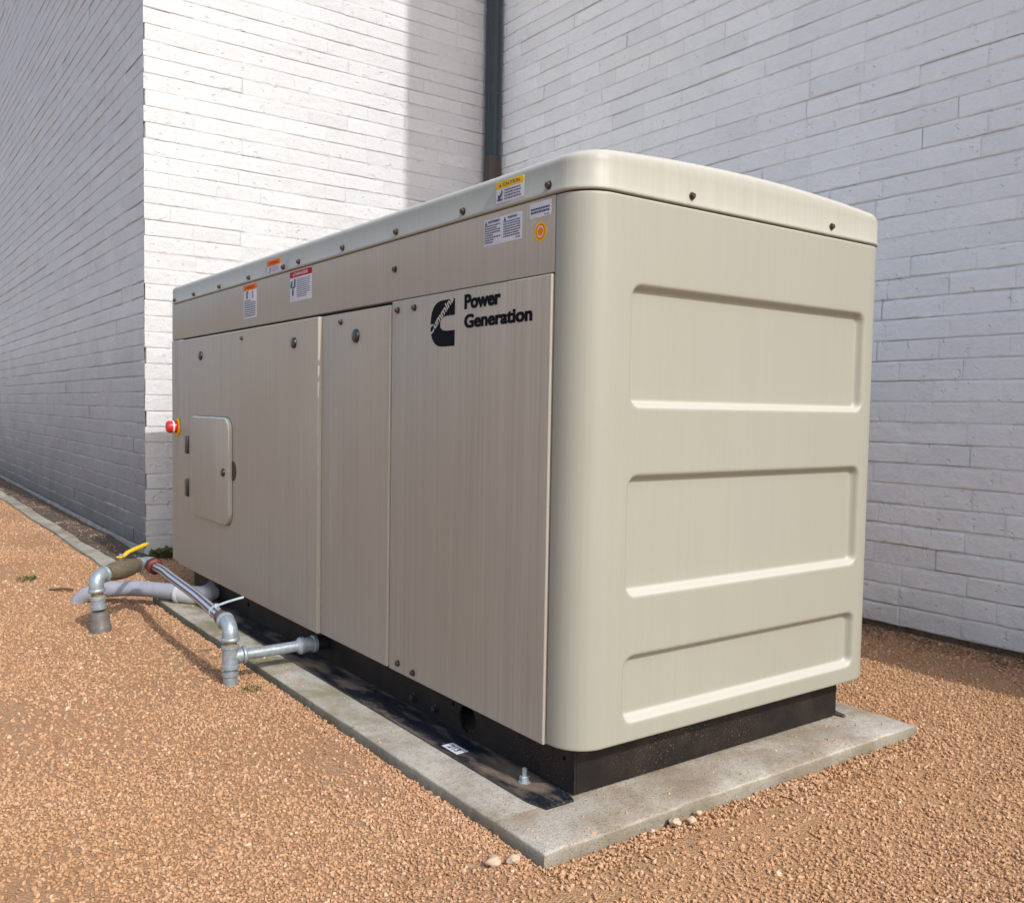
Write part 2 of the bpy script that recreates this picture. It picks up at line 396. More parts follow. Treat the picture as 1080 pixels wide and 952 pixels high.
for i in range(82):
    for j in range(200):
        x, y = -2.6+(i+.5)*st, -.9+(j+.5)*st
        if gravel_ok(x, y) and visible(x, y):
            # nothing behind the enclosure is ever seen
            if 0 < x < 1.9 and 1.2 < y < 3.5 and x > .25+ (y-1.2)*.1 and x < 1.0+.0*(y): continue
            bm.faces.new((gv(i, j), gv(i+1, j), gv(i+1, j+1), gv(i, j+1)))
def fringe(x0, y0, x1, y1, nx_, ny_, wd=.055):
    # strips that carry the stones right up to an edge
    n = max(1, int(math.hypot(x1-x0, y1-y0)/.06)); prev = None
    for k in range(n+1):
        x, y = x0+(x1-x0)*k/n, y0+(y1-y0)*k/n; cur = []
        for d in (.0, wd):
            X, Y = x+nx_*d, y+ny_*d; v = bm.verts.new((X, Y, gz(X, Y)-.003)); dd = (Vector((X, Y, 0))-CAM).length; v[lay] = 20000*min(1, (1.75/dd)**1.5); cur.append(v)
        if prev: bm.faces.new((prev[0], cur[0], cur[1], prev[1]))
        prev = cur
fringe(-.15, -.103, 1.075, -.103, 0, -1); fringe(-.152, -.10, -.152, 2.54, -1, 0, .045); fringe(1.076, -.10, 1.076, 1.0, 1, 0)
fringe(2.214, -.5, 2.214, 2.4, -1, 0, .06); fringe(-.205, 3.2, -.205, 9, -1, 0, .05); fringe(.1, 3.535, .6, 3.535, 0, -1, .05)
for (xa, xb, ya, yb, dn) in ((-.13, 1.05, -.095, -.05, 500), (-.13, 1.05, -.05, .035, 160), (-.142, -.10, -.05, 2.5, 420), (-.10, -.05, .0, 2.5, 120), (1.03, 1.066, -.05, .6, 500)):
    vs_ = []
    for X, Y in ((xa, ya), (xb, ya), (xb, yb), (xa, yb)):
        v = bm.verts.new((X, Y, .0185)); v[lay] = dn; vs_.append(v)
    bm.faces.new(vs_)   # stones kicked onto the slab
gr = obj('gravel', bm, M['pebble']); tag(gr, kind='stuff')
def build_gn():
    ng = bpy.data.node_groups.new('scatter', 'GeometryNodeTree')
    ng.interface.new_socket('Geometry', in_out='INPUT', socket_type='NodeSocketGeometry'); ng.interface.new_socket('Geometry', in_out='OUTPUT', socket_type='NodeSocketGeometry')
    N = ng.nodes.new; L = ng.links.new; gi = N('NodeGroupInput'); go = N('NodeGroupOutput')
    dp = N('GeometryNodeDistributePointsOnFaces'); na = N('GeometryNodeInputNamedAttribute'); na.data_type = 'FLOAT'; na.inputs['Name'].default_value = 'dens'
    L(gi.outputs[0], dp.inputs['Mesh']); L(na.outputs['Attribute'], dp.inputs['Density']); dp.inputs['Seed'].default_value = 4
    join = N('GeometryNodeJoinGeometry')
    for k in range(4):
        ic = N('GeometryNodeMeshIcoSphere'); ic.inputs['Radius'].default_value = 1; ic.inputs['Subdivisions'].default_value = 2 if k < 2 else 1
        sp = N('GeometryNodeSetPosition'); tn = N('ShaderNodeTexNoise'); tn.noise_dimensions = '4D'; tn.inputs['W'].default_value = k*7.3; tn.inputs['Scale'].default_value = 1.1; tn.inputs['Detail'].default_value = 1
        sb = N('ShaderNodeVectorMath'); sb.operation = 'SUBTRACT'; L(tn.outputs['Color'], sb.inputs[0]); sb.inputs[1].default_value = (.5, .5, .5)
        ml = N('ShaderNodeVectorMath'); ml.operation = 'MULTIPLY'; L(sb.outputs[0], ml.inputs[0]); ml.inputs[1].default_value = (1.5, 1.5, 1.5)
        L(ic.outputs[0], sp.inputs[0]); L(ml.outputs[0], sp.inputs['Offset'])
        ss = N('GeometryNodeSetShadeSmooth'); ss.inputs['Shade Smooth'].default_value = False; L(sp.outputs[0], ss.inputs[0])
        sm = N('GeometryNodeSetMaterial'); sm.inputs['Material'].default_value = M['pebble']; L(ss.outputs[0], sm.inputs[0])
        gt = N('GeometryNodeGeometryToInstance'); L(sm.outputs[0], gt.inputs[0]); L(gt.outputs[0], join.inputs[0])
    ip = N('GeometryNodeInstanceOnPoints'); L(dp.outputs['Points'], ip.inputs['Points']); L(join.outputs[0], ip.inputs['Instance']); ip.inputs['Pick Instance'].default_value = True
    def rv(mn, mx, seed, typ='FLOAT_VECTOR'):
        r = N('FunctionNodeRandomValue'); r.data_type = typ; r.inputs['Seed'].default_value = seed
        i = [s for s in r.inputs if s.enabled and s.name in ('Min', 'Max')]; i[0].default_value = mn; i[1].default_value = mx
        return [s for s in r.outputs if s.enabled][0]
    L(rv((0, 0, 0), (6.28, 6.28, 6.28), 1), ip.inputs['Rotation'])
    s1 = rv((.0016, .0016, .0010), (.0034, .0034, .0022), 2); pw = N('ShaderNodeMath'); pw.operation = 'POWER'; L(rv(.0, 1., 3, 'FLOAT'), pw.inputs[0]); pw.inputs[1].default_value = 7
    ad = N('ShaderNodeMath'); ad.operation = 'MULTIPLY_ADD'; L(pw.outputs[0], ad.inputs[0]); ad.inputs[1].default_value = .7; ad.inputs[2].default_value = 1
    # stones a little larger where fewer are scattered, far from the lens
    dv = N('ShaderNodeMath'); dv.operation = 'DIVIDE'; dv.inputs[0].default_value = 30000; L(na.outputs['Attribute'], dv.inputs[1])
    sq = N('ShaderNodeMath'); sq.operation = 'POWER'; mn_ = N('ShaderNodeMath'); mn_.operation = 'MINIMUM'; L(dv.outputs[0], mn_.inputs[0]); mn_.inputs[1].default_value = 6; L(mn_.outputs[0], sq.inputs[0]); sq.inputs[1].default_value = .2
    # computed on points: capture the density factor
    m1 = N('ShaderNodeMath'); m1.operation = 'MULTIPLY'; L(ad.outputs[0], m1.inputs[0]); L(sq.outputs[0], m1.inputs[1])
    vs = N('ShaderNodeVectorMath'); vs.operation = 'SCALE'; L(s1, vs.inputs[0]); L(m1.outputs[0], vs.inputs['Scale']); L(vs.outputs[0], ip.inputs['Scale'])
    sn = N('GeometryNodeStoreNamedAttribute'); sn.domain = 'INSTANCE'; sn.data_type = 'FLOAT'; sn.inputs['Name'].default_value = 'tone'
    L(ip.outputs[0], sn.inputs['Geometry']); L(rv(0., 1., 9, 'FLOAT'), [s for s in sn.inputs if s.name == 'Value' and s.enabled][0])
    j2 = N('GeometryNodeJoinGeometry'); L(sn.outputs[0], j2.inputs[0])
    L(j2.outputs[0], go.inputs[0]); return ng
md = gr.modifiers.new('scatter', 'NODES'); md.node_group = build_gn()

# ------------------------------------------------------------------ painted brick walls
CH = .0812
def brick_skin(P0, ud, nd, length, height, seed, jd=.006, bl=.25, z0=0., jag=1., rev=False, cell=.045):
    """every brick is a small raised, uneven block; ud runs along the wall, nd is outward"""
    r = random.Random(seed); P0 = Vector(P0); ud = Vector(ud); nd = Vector(nd); ax = 1 if abs(ud.y) > .5 else 0
    V = []; F = []; T = []; J = []; nz = noise.noise
    nrow = int(height/CH)
    for k in range(nrow):
        z = z0+k*CH; off = (-bl/2 if k % 2 else 0)+r.uniform(-.01, .01); u = off; rowj = r.choice((.5, .8, .9, 1, 1.15)); lift = r.uniform(.7, 1.3)
        while u < length-.005:
            w = bl*r.uniform(.96, 1.04)
            if r.random() < .05: w *= .5
            a, b = max(u, 0), min(u+w, length)
            if length-b < .04: b = length; w = b-u
            u += w
            if b-a < .02: continue
            tone = min(1, max(0, r.gauss(.55, .22)))
            fl = rowj*r.choice((1.1, 1, 1, .9, .7, .35)); ft = r.uniform(-.0010, .0016)*jag; tb = r.uniform(-.0003, .0010)*jag
            e = .005+.006*r.random(); nm = max(1, round((b-a-2*e-.01)/cell)); c0, c1 = a+e+.005, b-e-.005
            if a == 0: c0 = a+.005
            if b == length: c1 = b-.005
            cols = [a, (a+e if a > 0 else a+.0015)]+[c0+(c1-c0)*i/nm for i in range(nm+1)]+[(b-e if b < length else b-.0015), b]; nc = len(cols)
            q0 = .0045; q1 = (.0085+.005*r.random())*lift; rows = [0, q0, q0+.004, .03, .052, CH-q1-.005, CH-q1, CH]
            vd = r.choice((.0, .1, .2, .35, .6)); base = len(V)
            for ci, c in enumerate(cols):
                w1 = nz(Vector((c*14, z*9, seed)))*.0058*jag; w2 = nz(Vector((c*14, z*9, seed+9)))*.0055*jag; jm = .45+.75*max(0, min(1, .5+1.6*nz(Vector((c*3.1, z*5, seed+4)))))
                for ri, q in enumerate(rows):
                    edge_r = ri in (0, 7); edge_c = ci in (0, nc-1)
                    if a == 0 and ci == 0: edge_c = False
                    if b == length and ci == nc-1: edge_c = False
                    n = ft + tb*(1-q/CH)
                    if edge_r: n = -jd*fl*jm
                    elif edge_c: n = -jd*vd*fl*jm
                    n += nz(Vector((c*20, (z+q)*26, seed+2)))*.0022*jag + nz(Vector((c*2.2, (z+q)*2.2, seed+3)))*.003
                    qq = q + (w1 if ri in (1, 2) else 0) + (w2 if ri in (5, 6) else 0)
                    V.append(P0+ud*c+nd*n+Vector((0, 0, z+qq))); J.append(jm if edge_r else (.3*jm if edge_c else 0.)); T.append(tone)
            for ci in range(nc-1):
                for ri in range(7):
                    A = base+ci*8+ri; f = (A, A+8, A+9, A+1); F.append(f if not rev else f[::-1])
    me = bpy.data.meshes.new('wall'); me.from_pydata([tuple(v) for v in V], [], F)
    for nme, dat in (('tone', T), ('joint', J)):
        at = me.attributes.new(nme, 'FLOAT', 'POINT'); at.data.foreach_set('value', dat)
    me.polygons.foreach_set('use_smooth', [True]*len(me.polygons)); me.update(); return me
def wall_obj(name, me, mat, parent, label=None):
    me.transform(Matrix.Translation(-parent.location)); me.materials.append(mat); o = bpy.data.objects.new(name, me); link(o, parent); tag(o, label); return o
XA, YB, XC = .08, 3.546, 2.226
HT = 6.2; HW = 18
bA = thing('brick_building', 'painted brick building with grey side and white front, behind the generator far end', 'building', (XA, YB, 0))
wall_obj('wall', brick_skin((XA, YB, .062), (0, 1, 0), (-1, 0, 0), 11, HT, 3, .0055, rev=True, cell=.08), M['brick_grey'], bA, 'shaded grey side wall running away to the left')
wall_obj('wall', brick_skin((XA, YB, .045), (1, 0, 0), (0, -1, 0), XC-XA+.004, HT, 5, .0032), M['brick_white'], bA, 'bright white wall facing the generator')
bm = BM(); box(bm, XA+.008, XC+3, YB+.008, YB+11, -.3, HT+.05); obj('wall_core', bm, M['wallcore'], bA)
bm = BM(); plate(bm, 'x', XA+.03, XA-.012, YB+.06, YB+11, -.02, .060, .002, .004); obj('footing', bm, M['footing'], bA)
bC = thing('brick_wall', 'long white painted brick wall along the right, behind the generator', 'wall', (XC, YB, 0))
wall_obj('wall', brick_skin((XC, -1.4, -.022+.0), (0, 1, 0), (-1, 0, 0), YB+1.4, HT, 8, .0048, .255, rev=True), M['brick_cool'], bC)
bm = BM(); box(bm, XC+.008, XC+4, -1.4, YB-.0, -.3, HT+.05); obj('wall_core', bm, M['wallcore'], bC)
bm = BM(); box(bm, XC+.004, XC+.05, -1.4, YB-.0, -.3, -.0195); obj('footing', bm, M['base_dark'], bC)  # soil-stained strip, kept dark for the shadow gap under the bottom bricks
# unseen block added right of frame, shaped to shade the white wall's right part
XW, YW = 1.745, -1.25
bW = thing('shadow_block', 'unseen tall brick-faced block added beside the right wall to shade the white one', 'blocker', (XW, YW, 0))
wall_obj('wall', brick_skin((XW, -1.95, 0), (0, 1, 0), (-1, 0, 0), 1.95+YW, HT, 11, .006, rev=True), M['brick_cool'], bW)
bm = BM(); box(bm, XW+.006, XW+1.3, -1.95, YW-.004, -.3, HW); obj('wall_core', bm, M['wallcore'], bW)

# downpipe in the corner
dpp = thing('downpipe', 'dark slate square downpipe in the inner corner of the two white brick walls', 'downpipe', (2.17, 3.48, 0))
bm = BM(); x0, x1, y0, y1 = 2.128, 2.21, 3.435, 3.50
pts = []
def fluted(bm, x0, x1, y0, y1, z0, z1, d=.006, n=3):
    P = []
    def side(a, b, nx, ny):
        a = Vector(a); b = Vector(b); L = n*4
        for k in range(L): t = k/L; q = a.lerp(b, t); s = d*(1 if (k % 4) in (2, 3) else 0); P.append((q.x-nx*s, q.y-ny*s))
    side((x0, y0), (x1, y0), 0, -1); side((x1, y0), (x1, y1), 1, 0); side((x1, y1), (x0, y1), 0, 1); side((x0, y1), (x0, y0), -1, 0)
    lo = [bm.verts.new((p[0], p[1], z0)) for p in P]; hi = [bm.verts.new((p[0], p[1], z1)) for p in P]; m = len(P)
    for k in range(m): bm.faces.new((lo[k], lo[(k+1) % m], hi[(k+1) % m], hi[k]))
    bm.faces.new(lo[::-1]); bm.faces.new(hi)
fluted(bm, x0, x1, y0, y1, 2.40, HT, .004, 2); obj('pipe', bm, M['down_blue'], dpp, angle=25)
bm = BM(); box(bm, x0-.004, x1+.002, y0-.004, y1, .0, 2.405, .006); obj('boot', bm, M['down_brown'], dpp)
for z in (5.2,):
    bm = BM(); box(bm, x0-.006, x1+.006, y0-.006, 3.54, z, z+.035, .002); obj('strap', bm, M['down_blue'], dpp)

# concrete strip beside the grey wall, with dark soil behind it
bm = BM(); n = 90; L = []
for k in range(n+1):
    y = 3.22+k*.1; w = .0025*noise.noise(Vector((y*4, 0, 1)))
    L.append([bm.verts.new((-.195+w*3, y, -.03)), bm.verts.new((-.19+w*3, y, gz(-.2, y)+.006)), bm.verts.new((-.118+.03*noise.noise(Vector((y*2.3, 4, 0))), y, gz(-.1, y)+.008)), bm.verts.new((-.09, y, -.03))])
for a, b in zip(L, L[1:]):
    for i in range(3): bm.faces.new((a[i], a[i+1], b[i+1], b[i]))
bm.faces.new(L[0]); bm.faces.new(L[-1])
tag(obj('kerb_strip', bm, M['strip']), kind='structure')
bm = BM(); L = []
for k in range(200):
    y = 3.25+k*.05; h = .004*noise.noise(Vector((y*6, 0, 0)))
    L.append([bm.verts.new((x, y, gz(x, y)-.001+h+.006*noise.noise(Vector((x*20, y*12, 2))))) for x in (-.11, -.08, -.05, -.02, .01, .04, .075)])
for a, b in zip(L, L[1:]):
    for i in range(6): bm.faces.new((a[i], a[i+1], b[i+1], b[i]))
tag(obj('soil_strip', bm, M['base_dark']), kind='structure')

# ------------------------------------------------------------------ concrete pad
bm = BM(); X0, X1, Y0, Y1 = -.148, 1.072, -.10, 2.535; top = .019
def edge(n): pass
nx, ny = 140, 260; rings = []
def padpt(x, y, ins, z, jit):
    cx, cy = (X0+X1)/2, (Y0+Y1)/2; w = noise.noise(Vector((x*9, y*9, z*8)))*jit*.5 + max(0, noise.noise(Vector((x*34, y*34, 3)))-.25)*jit*2.2 + noise.noise(Vector((x*2.2, y*2.2, 5)))*jit*1.2
    ix = ins+w
    px = min(max(x, X0+ix), X1-ix); py = min(max(y, Y0+ix), Y1-ix); return Vector((px, py, z))
per = [(X0+(X1-X0)*k/nx, Y0) for k in range(nx)]+[(X1, Y0+(Y1-Y0)*k/ny) for k in range(ny)]+[(X1-(X1-X0)*k/nx, Y1) for k in range(nx)]+[(X0, Y1-(Y1-Y0)*k/ny) for k in range(ny)]
for ins, z, jit in ((-.002, -.06, 0), (0, .002, .004), (.0004, .0135, .0042), (.0025, .0175, .0045), (.0075, .019, .004), (.05, .0192, 0)):
    rings.append([bm.verts.new(padpt(x, y, ins, z, jit)) for x, y in per])
m = len(per)
for a, b in zip(rings, rings[1:]):
    for k in range(m): bm.faces.new((a[k], a[(k+1) % m], b[(k+1) % m], b[k]))
bm.faces.new(rings[-1])
tag(obj('concrete_pad', bm, M['pad'], angle=50), 'low weathered concrete pad under the beige generator', 'concrete pad')

# ------------------------------------------------------------------ generator
GEN = thing('generator', 'large beige enclosed standby generator on a black skid, standing on the concrete pad', 'generator', (.5, 1.38, .019))
ZB, ZT, W, LEN, RC = .1315, 1.2445, 1.021, 2.765, .074
bm = BM(); box(bm, .0195, W-.019, .084, LEN-.019, ZB+.004, ZT+.03); box(bm, .08, W-.08, .03, .0838, ZB+.005, ZT+.02); obj('gap_filler', bm, M['darkcore'], GEN)  # added dark box behind the panels so that their gaps look shaded
# moulded end panel with three recessed fields, wrapping both corners
def end_panel():
    bm = BM(); path = []; ys_ = .0875
    path.append((.018, ys_, (-1, 0), -1)); path.append((.0015, ys_, (-1, 0), -1)); path.append((0, ys_-.0015, (-1, 0), -1)); path.append((0, RC, (-1, 0), -1))
    for k in range(1, 16): t = R(90*k/16); path.append((RC-RC*math.cos(t), RC-RC*math.sin(t), (-math.cos(t), -math.sin(t)), -1))
    x = RC
    while x < W-RC: path.append((x, 0, (0, -1), x)); x += .0042
    for k in range(0, 17): t = R(90*k/16); path.append((W-RC+RC*math.sin(t), RC-RC*math.cos(t), (math.sin(t), -math.cos(t)), -1))
    path.append((W, ys_, (1, 0), -1)); path.append((W-.02, ys_, (1, 0), -1))
    zs = [ZB+.0, ZB+.0015, ZB+.004]; z = ZB+.008
    while z < ZT-.006: zs.append(z); z += .0042
    zs += [ZT-.005, ZT-.0015, ZT]
    rec = [(.1285, .9330, .8215, 1.0735), (.1285, .9330, .4335, .6880), (.1285, .9330, .1700, .3150)]
    def depth(x, z):
        for (a, b, c, d) in rec:
            if a < x < b and c < z < d:
                r = .028; qx = abs(x-(a+b)/2)-((b-a)/2-r); qz = abs(z-(c+d)/2)-((d-c)/2-r)
                dd = -(math.hypot(max(qx, 0), max(qz, 0))+min(max(qx, qz), 0)-r)
                if dd <= 0: return 0
                w_ = (max(qz, 0)/(max(qx, 0)+max(qz, 0)+1e-9)) if max(qx, qz) > 0 else (1 if qz > qx else 0)
                ramp = .014+((.019 if (z-c) < (d-z) else .013)-.014)*w_
                return .019*sst(0, ramp, dd)
        return 0
    Gd = []
    for (x, y, nn, sx) in path:
        col = []
        for iz, z in enumerate(zs):
            ins = (.016, .0012, 0)[iz] if iz < 3 else ((0, .001, .016)[iz-len(zs)+3] if iz >= len(zs)-3 else 0)
            bulge = 0
            dp_ = depth(sx, z) if sx > 0 else 0
            col.append(bm.verts.new((x-nn[0]*(ins+dp_), y-nn[1]*(ins+dp_), z)))
        Gd.append(col)
    for a, b in zip(Gd, Gd[1:]):
        for k in range(len(zs)-1): bm.faces.new((a[k], b[k], b[k+1], a[k+1]))
    return bm
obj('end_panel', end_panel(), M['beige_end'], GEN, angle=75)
bm = BM(); plate(bm, 'y', LEN-.02, LEN, .004, W-.004, ZB, ZT, .01, .006); obj('back_panel', bm, M['beige'], GEN)
bm = BM(); plate(bm, 'x', W-.02, W, .0905, LEN-.004, ZB, ZT, .003, .003); obj('side_panel', bm, M['beige'], GEN)

# roof, two overlapping sections: crowned, rounded edge, small drip lip
def roof_bm():
    bm = BM(); rings = []; z0 = ZT+.0025; o = .003
    def ring(ins, z, crown=0):
        x0, x1, y0, y1 = -o+ins, W+o-ins, -o+ins, LEN+o-ins; r = max(RC+o-ins, .012); rf = max(.018-ins, .004); P = []
        for k in range(13): t = R(90*k/12); P.append((x0+r-r*math.cos(t), y0+r-r*math.sin(t)))
        for k in range(1, 20): P.append((x0+r+(x1-x0-2*r)*k/20, y0))
        for k in range(13): t = R(90*k/12); P.append((x1-r+r*math.sin(t), y0+r-r*math.cos(t)))
        for k in range(1, 30): P.append((x1, y0+r+(y1-rf-y0-r)*k/30))
        for k in range(5): t = R(90*k/4); P.append((x1-rf+rf*math.cos(t), y1-rf+rf*math.sin(t)))
        for k in range(1, 20): P.append((x1-rf-(x1-x0-2*rf)*k/20, y1))
        for k in range(5): t = R(90*k/4); P.append((x0+rf-rf*math.sin(t), y1-rf+rf*math.cos(t)))
        for k in range(1, 30): P.append((x0, y1-rf-(y1-rf-y0-r)*k/30))
        def zc(x): u = (x-W/2)/(W/2); return crown*max(0, 1-u*u)
        return [bm.verts.new((p[0], p[1], z+zc(p[0]))) for p in P]
    rf = .020
    rings.append(ring(.012, z0)); rings.append(ring(0, z0)); rings.append(ring(-.0012, z0+.002)); rings.append(ring(-.0012, z0+.006)); rings.append(ring(.0012, z0+.0085)); rings.append(ring(.0012, z0+.055, .003))
    for q in (15, 30, 45, 60, 75, 90):
        t = R(q); rings.append(ring(.0012+rf*(1-math.cos(t)), z0+.055+rf*math.sin(t), .003+.021*math.sin(t)))
    for ins in (.055, .09, .14, .2, .3, .4, .47): rings.append(ring(ins, z0+.055+rf+.0005, .0245))
    m = len(rings[0])
    for a, b in zip(rings, rings[1:]):
        for k in range(m): bm.faces.new((a[k], a[(k+1) % m], b[(k+1) % m], b[k]))
    bm.faces.new(rings[-1]); return bm
def half(keep_near):
    bm = roof_bm(); g = list(bm.verts)+list(bm.edges)+list(bm.faces); yc = 1.449 if keep_near else 1.4515
    bmesh.ops.bisect_plane(bm, geom=g, plane_co=(0, yc, 0), plane_no=(0, 1, 0), clear_outer=keep_near, clear_inner=not keep_near)
    if not keep_near:
        for v in bm.verts: v.co.x += .0012*(1 if v.co.x < .5 else -1)
    return bm
roofN = obj('roof_panel', half(True), M['beige_roof'], GEN, angle=60); roofF = obj('roof_panel', half(False), M['beige_roof'], GEN, angle=60)

# long side: fascia band, doors, fixed panel, far post
bm = BM(); plate(bm, 'x', .02, 0, .0905, LEN-.004, 1.0915, ZT, .002, .002); fascia = obj('fascia', bm, M['beige'], GEN)
bm = BM(); plate(bm, 'x', .02, -.0055, .0915, .7525, ZB-.002, 1.0885, .002, .003); fixed = obj('fixed_panel', bm, M['beige'], GEN)
bm = BM(); plate(bm, 'x', .02, -.0095, .7570, 1.1745, ZB+.001, 1.0805, .002, .003); door2 = obj('door', bm, M['beige'], GEN); tag(door2, 'narrow centre door with one latch')
bm = BM(); plate(bm, 'x', .012, -.021, 1.1775, 2.6040, ZB+.001, 1.0800, .002, .004); door1 = obj('door', bm, M['beige'], GEN); tag(door1, 'wide control side door with a hatch in it')
bm = BM(); plate(bm, 'x', .02, -.002, 2.6075, LEN-.004, ZB, 1.0885, .002, .003); post = obj('corner_post', bm, M['beige'], GEN)
# hatch in the wide door
bm = BM(); plate(bm, 'x', -.0215, -.0365, 1.925, 2.402, .370, .768, .055, .006, 8); hatch = obj('hatch', bm, M['beige'], GEN)
bm = BM(); plate(bm, 'x', -.0200, -.0214, 1.922, 2.405, .367, .771, .058, .0003, 8); obj('gasket', bm, M['black'], hatch)
bm = BM(); lathe(bm, (-.0205, 1.918, .575), (-1, 0, 0), [(0, .036), (.002, .036), (.003, .033)], 28); obj('finger_pull', bm, M['bolt'], hatch)
for z in (.650, .475):
    bm = BM(); box(bm, -.043, -.0215, 2.404, 2.440, z-.036, z+.036, .004); h = obj('hinge', bm, M['black'], hatch)
def latch(y, z, x, parent, r=.017):
    bm = BM(); lathe(bm, (x+.004, y, z), (-1, 0, 0), [(0, r), (.008, r), (.011, r*.9), (.0125, r*.6), (.013, .001)], 24)
    o = obj('latch', bm, M['black'], parent)
    return o
latch(1.975, .566, -.0365, hatch, .015)
for y, z in ((2.29, 1.006), (1.355, 1.011)): latch(y, z, -.021, door1)
latch(.948, 1.011, -.0095, door2, .019)
# bolts
def bolt_at(p, d, parent, s=1.):
    bm = BM(); lathe(bm, p, d, [(-.002, .0085*s), (.0018, .0085*s), (.002, .0068*s)], 18); lathe(bm, Vector(p)+Vector(d)*.002, d, [(0, .0063*s), (.005*s, .0063*s), (.0062*s, .0052*s)], hexa=True)
    return obj('bolt', bm, M['bolt'], parent)
b0 = bolt_at((-.0018, .109, 1.2655), (-1, 0, 0), roofN)
for y in (.424, .739, 1.052, 1.367): copy_to(b0, (0, y-.109, rnd.uniform(-.001, .001)), roofN)
for y in (1.494, 1.81, 2.125, 2.444, 2.715): copy_to(b0, (0, y-.109, -.003+rnd.uniform(-.001, .001)), roofF)
e0 = bolt_at((.291, -.0018, 1.268), (0, -1, 0), roofN, .95); copy_to(e0, (.485, 0, 0), roofN)
bolt_at((0, .747, 1.171), (-1, 0, 0), fascia, 1)
f0 = bolt_at((-.0055, .72, 1.0635), (-1, 0, 0), fixed, 1); copy_to(f0, (0, -.085, .0), fixed); copy_to(f0, (0, -.019, -.909), fixed); copy_to(f0, (0, -.097, -.915), fixed)
bolt_at((-.0095, 1.045, 1.055), (-1, 0, 0), door2, .95); bolt_at((-.021, 1.825, 1.050), (-1, 0, 0), door1, .9)
# emergency stop on the far post
bm = BM(); lathe(bm, (-.0005, 2.607, .718), (-1, 0, 0), [(0, .030), (.0215, .030), (.022, .038), (.0255, .038), (.027, .035)], 32); es = obj('emergency_stop', bm, M['yellow'], GEN)
bm = BM(); lathe(bm, (-.0260, 2.607, .718), (-1, 0, 0), [(0, .026), (.002, .026), (.034, .0255), (.041, .021), (.042, .004)], 28); kn = obj('push_knob', bm, M['red'], es)
bm = BM(); lathe(bm, (-.0260, 2.607, .718), (-1, 0, 0), [(.014, .02), (.0141, .0265), (.021, .0264), (.0211, .02)], 28); obj('ring_mark', bm, M['white'], kn)

# skid
def ellipse(y, z, ry, rz): return [(y+ry*math.cos(2*math.pi*k/24), z+rz*math.sin(2*math.pi*k/24)) for k in range(24)]
bm = BM(); holed(bm, .056, .050, [(.055, .0245), (2.62, .0245), (2.62, .1375), (.055, .1375)], [ellipse(.456, .068, .036, .034), circ(.52, .088, .006, 12), circ(.088, .092, .005, 12), circ(1.955, .07, .009, 12), circ(1.37, .095, .009, 12)])
rail = obj('skid_rail', bm, M['skid'], GEN, angle=30)
bm = BM(); box(bm, .944, .95, .055, 2.62, .0245, .1375, .001); obj('skid_rail', bm, M['skid'], GEN)
bm = BM(); box(bm, .0565, .9435, .0545, .0605, .0245, .1375, .001); endr = obj('skid_end_plate', bm, M['skid'], GEN)
bm = BM(); box(bm, .0565, .9435, 2.56, 2.566, .0245, .1375, .001); obj('skid_end_plate', bm, M['skid'], GEN)
for x in (.353, .636):
    bm = BM(); plate(bm, 'y', .056, .0538, x-.005, x+.005, .064, .086, .004, .0003); obj('slot', bm, M['darkcore'], endr)
def flange(x0, x1):
    bm = BM(); ys2 = [.040+k*.05 for k in range(52)]; n = len(ys2); T_ = []; B_ = []
    for k, y in enumerate(ys2):
        c = .012 if k == 0 else 0
        w = .0006*noise.noise(Vector((y*5, x0, 0)))
        T_.append((bm.verts.new((x0+c, y, .0248+w)), bm.verts.new(((x0+x1)/2, y, .0252+w)), bm.verts.new((x1-c, y, .0248))))
        B_.append((bm.verts.new((x0+c, y, .0195)), bm.verts.new(((x0+x1)/2, y, .0195)), bm.verts.new((x1-c, y, .0195))))
    for k in range(n-1):
        for i in range(2):
            bm.faces.new((T_[k][i], T_[k+1][i], T_[k+1][i+1], T_[k][i+1])); bm.faces.new((B_[k][i], B_[k][i+1], B_[k+1][i+1], B_[k+1][i]))
        bm.faces.new((T_[k][0], B_[k][0], B_[k+1][0], T_[k+1][0])); bm.faces.new((T_[k][2], T_[k+1][2], B_[k+1][2], B_[k][2]))
    for k in (0, -1): bm.faces.new((T_[k][0], T_[k][1], T_[k][2], B_[k][2], B_[k][1], B_[k][0]))
    return bm
fl = obj('skid_flange', flange(-.045, .0495), M['flange'], GEN); obj('skid_flange', flange(.9505, .985), M['flange'], GEN)
# channel lip below the doors
bm = BM(); box(bm, .012, .0498, .09, 2.6, .124, .1318, .001); obj('skid_top_angle', bm, M['skid'], GEN)
for y, z in ((.711, .052), (.601, .052)):
    bm = BM(); lathe(bm, (.0505, y, z), (-1, 0, 0), [(0, .012), (.003, .012), (.0035, .009)], 20); lathe(bm, (.047, y, z), (-1, 0, 0), [(0, .0085), (.008, .0085), (.010, .006)], hexa=True); obj('skid_bolt', bm, M['black'], rail)
# anchor bolts standing on the flange
def anchor(y):
    bm = BM(); lathe(bm, (.004, y, .0248), (0, 0, 1), [(0, .014), (.0025, .014), (.003, .012)], 24); lathe(bm, (.004, y, .0278), (0, 0, 1), [(0, .0105), (.010, .0105), (.0115, .009)], hexa=True)
    a = obj('anchor_bolt', bm, M['galv'], GEN); bm = BM(); lathe(bm, (.004, y, .037), (.05, .03, 1), [(0, .0055), (.017, .0055), (.0195, .003)], 16); obj('stud', bm, M['galv'], a); return a
anchor(.164)
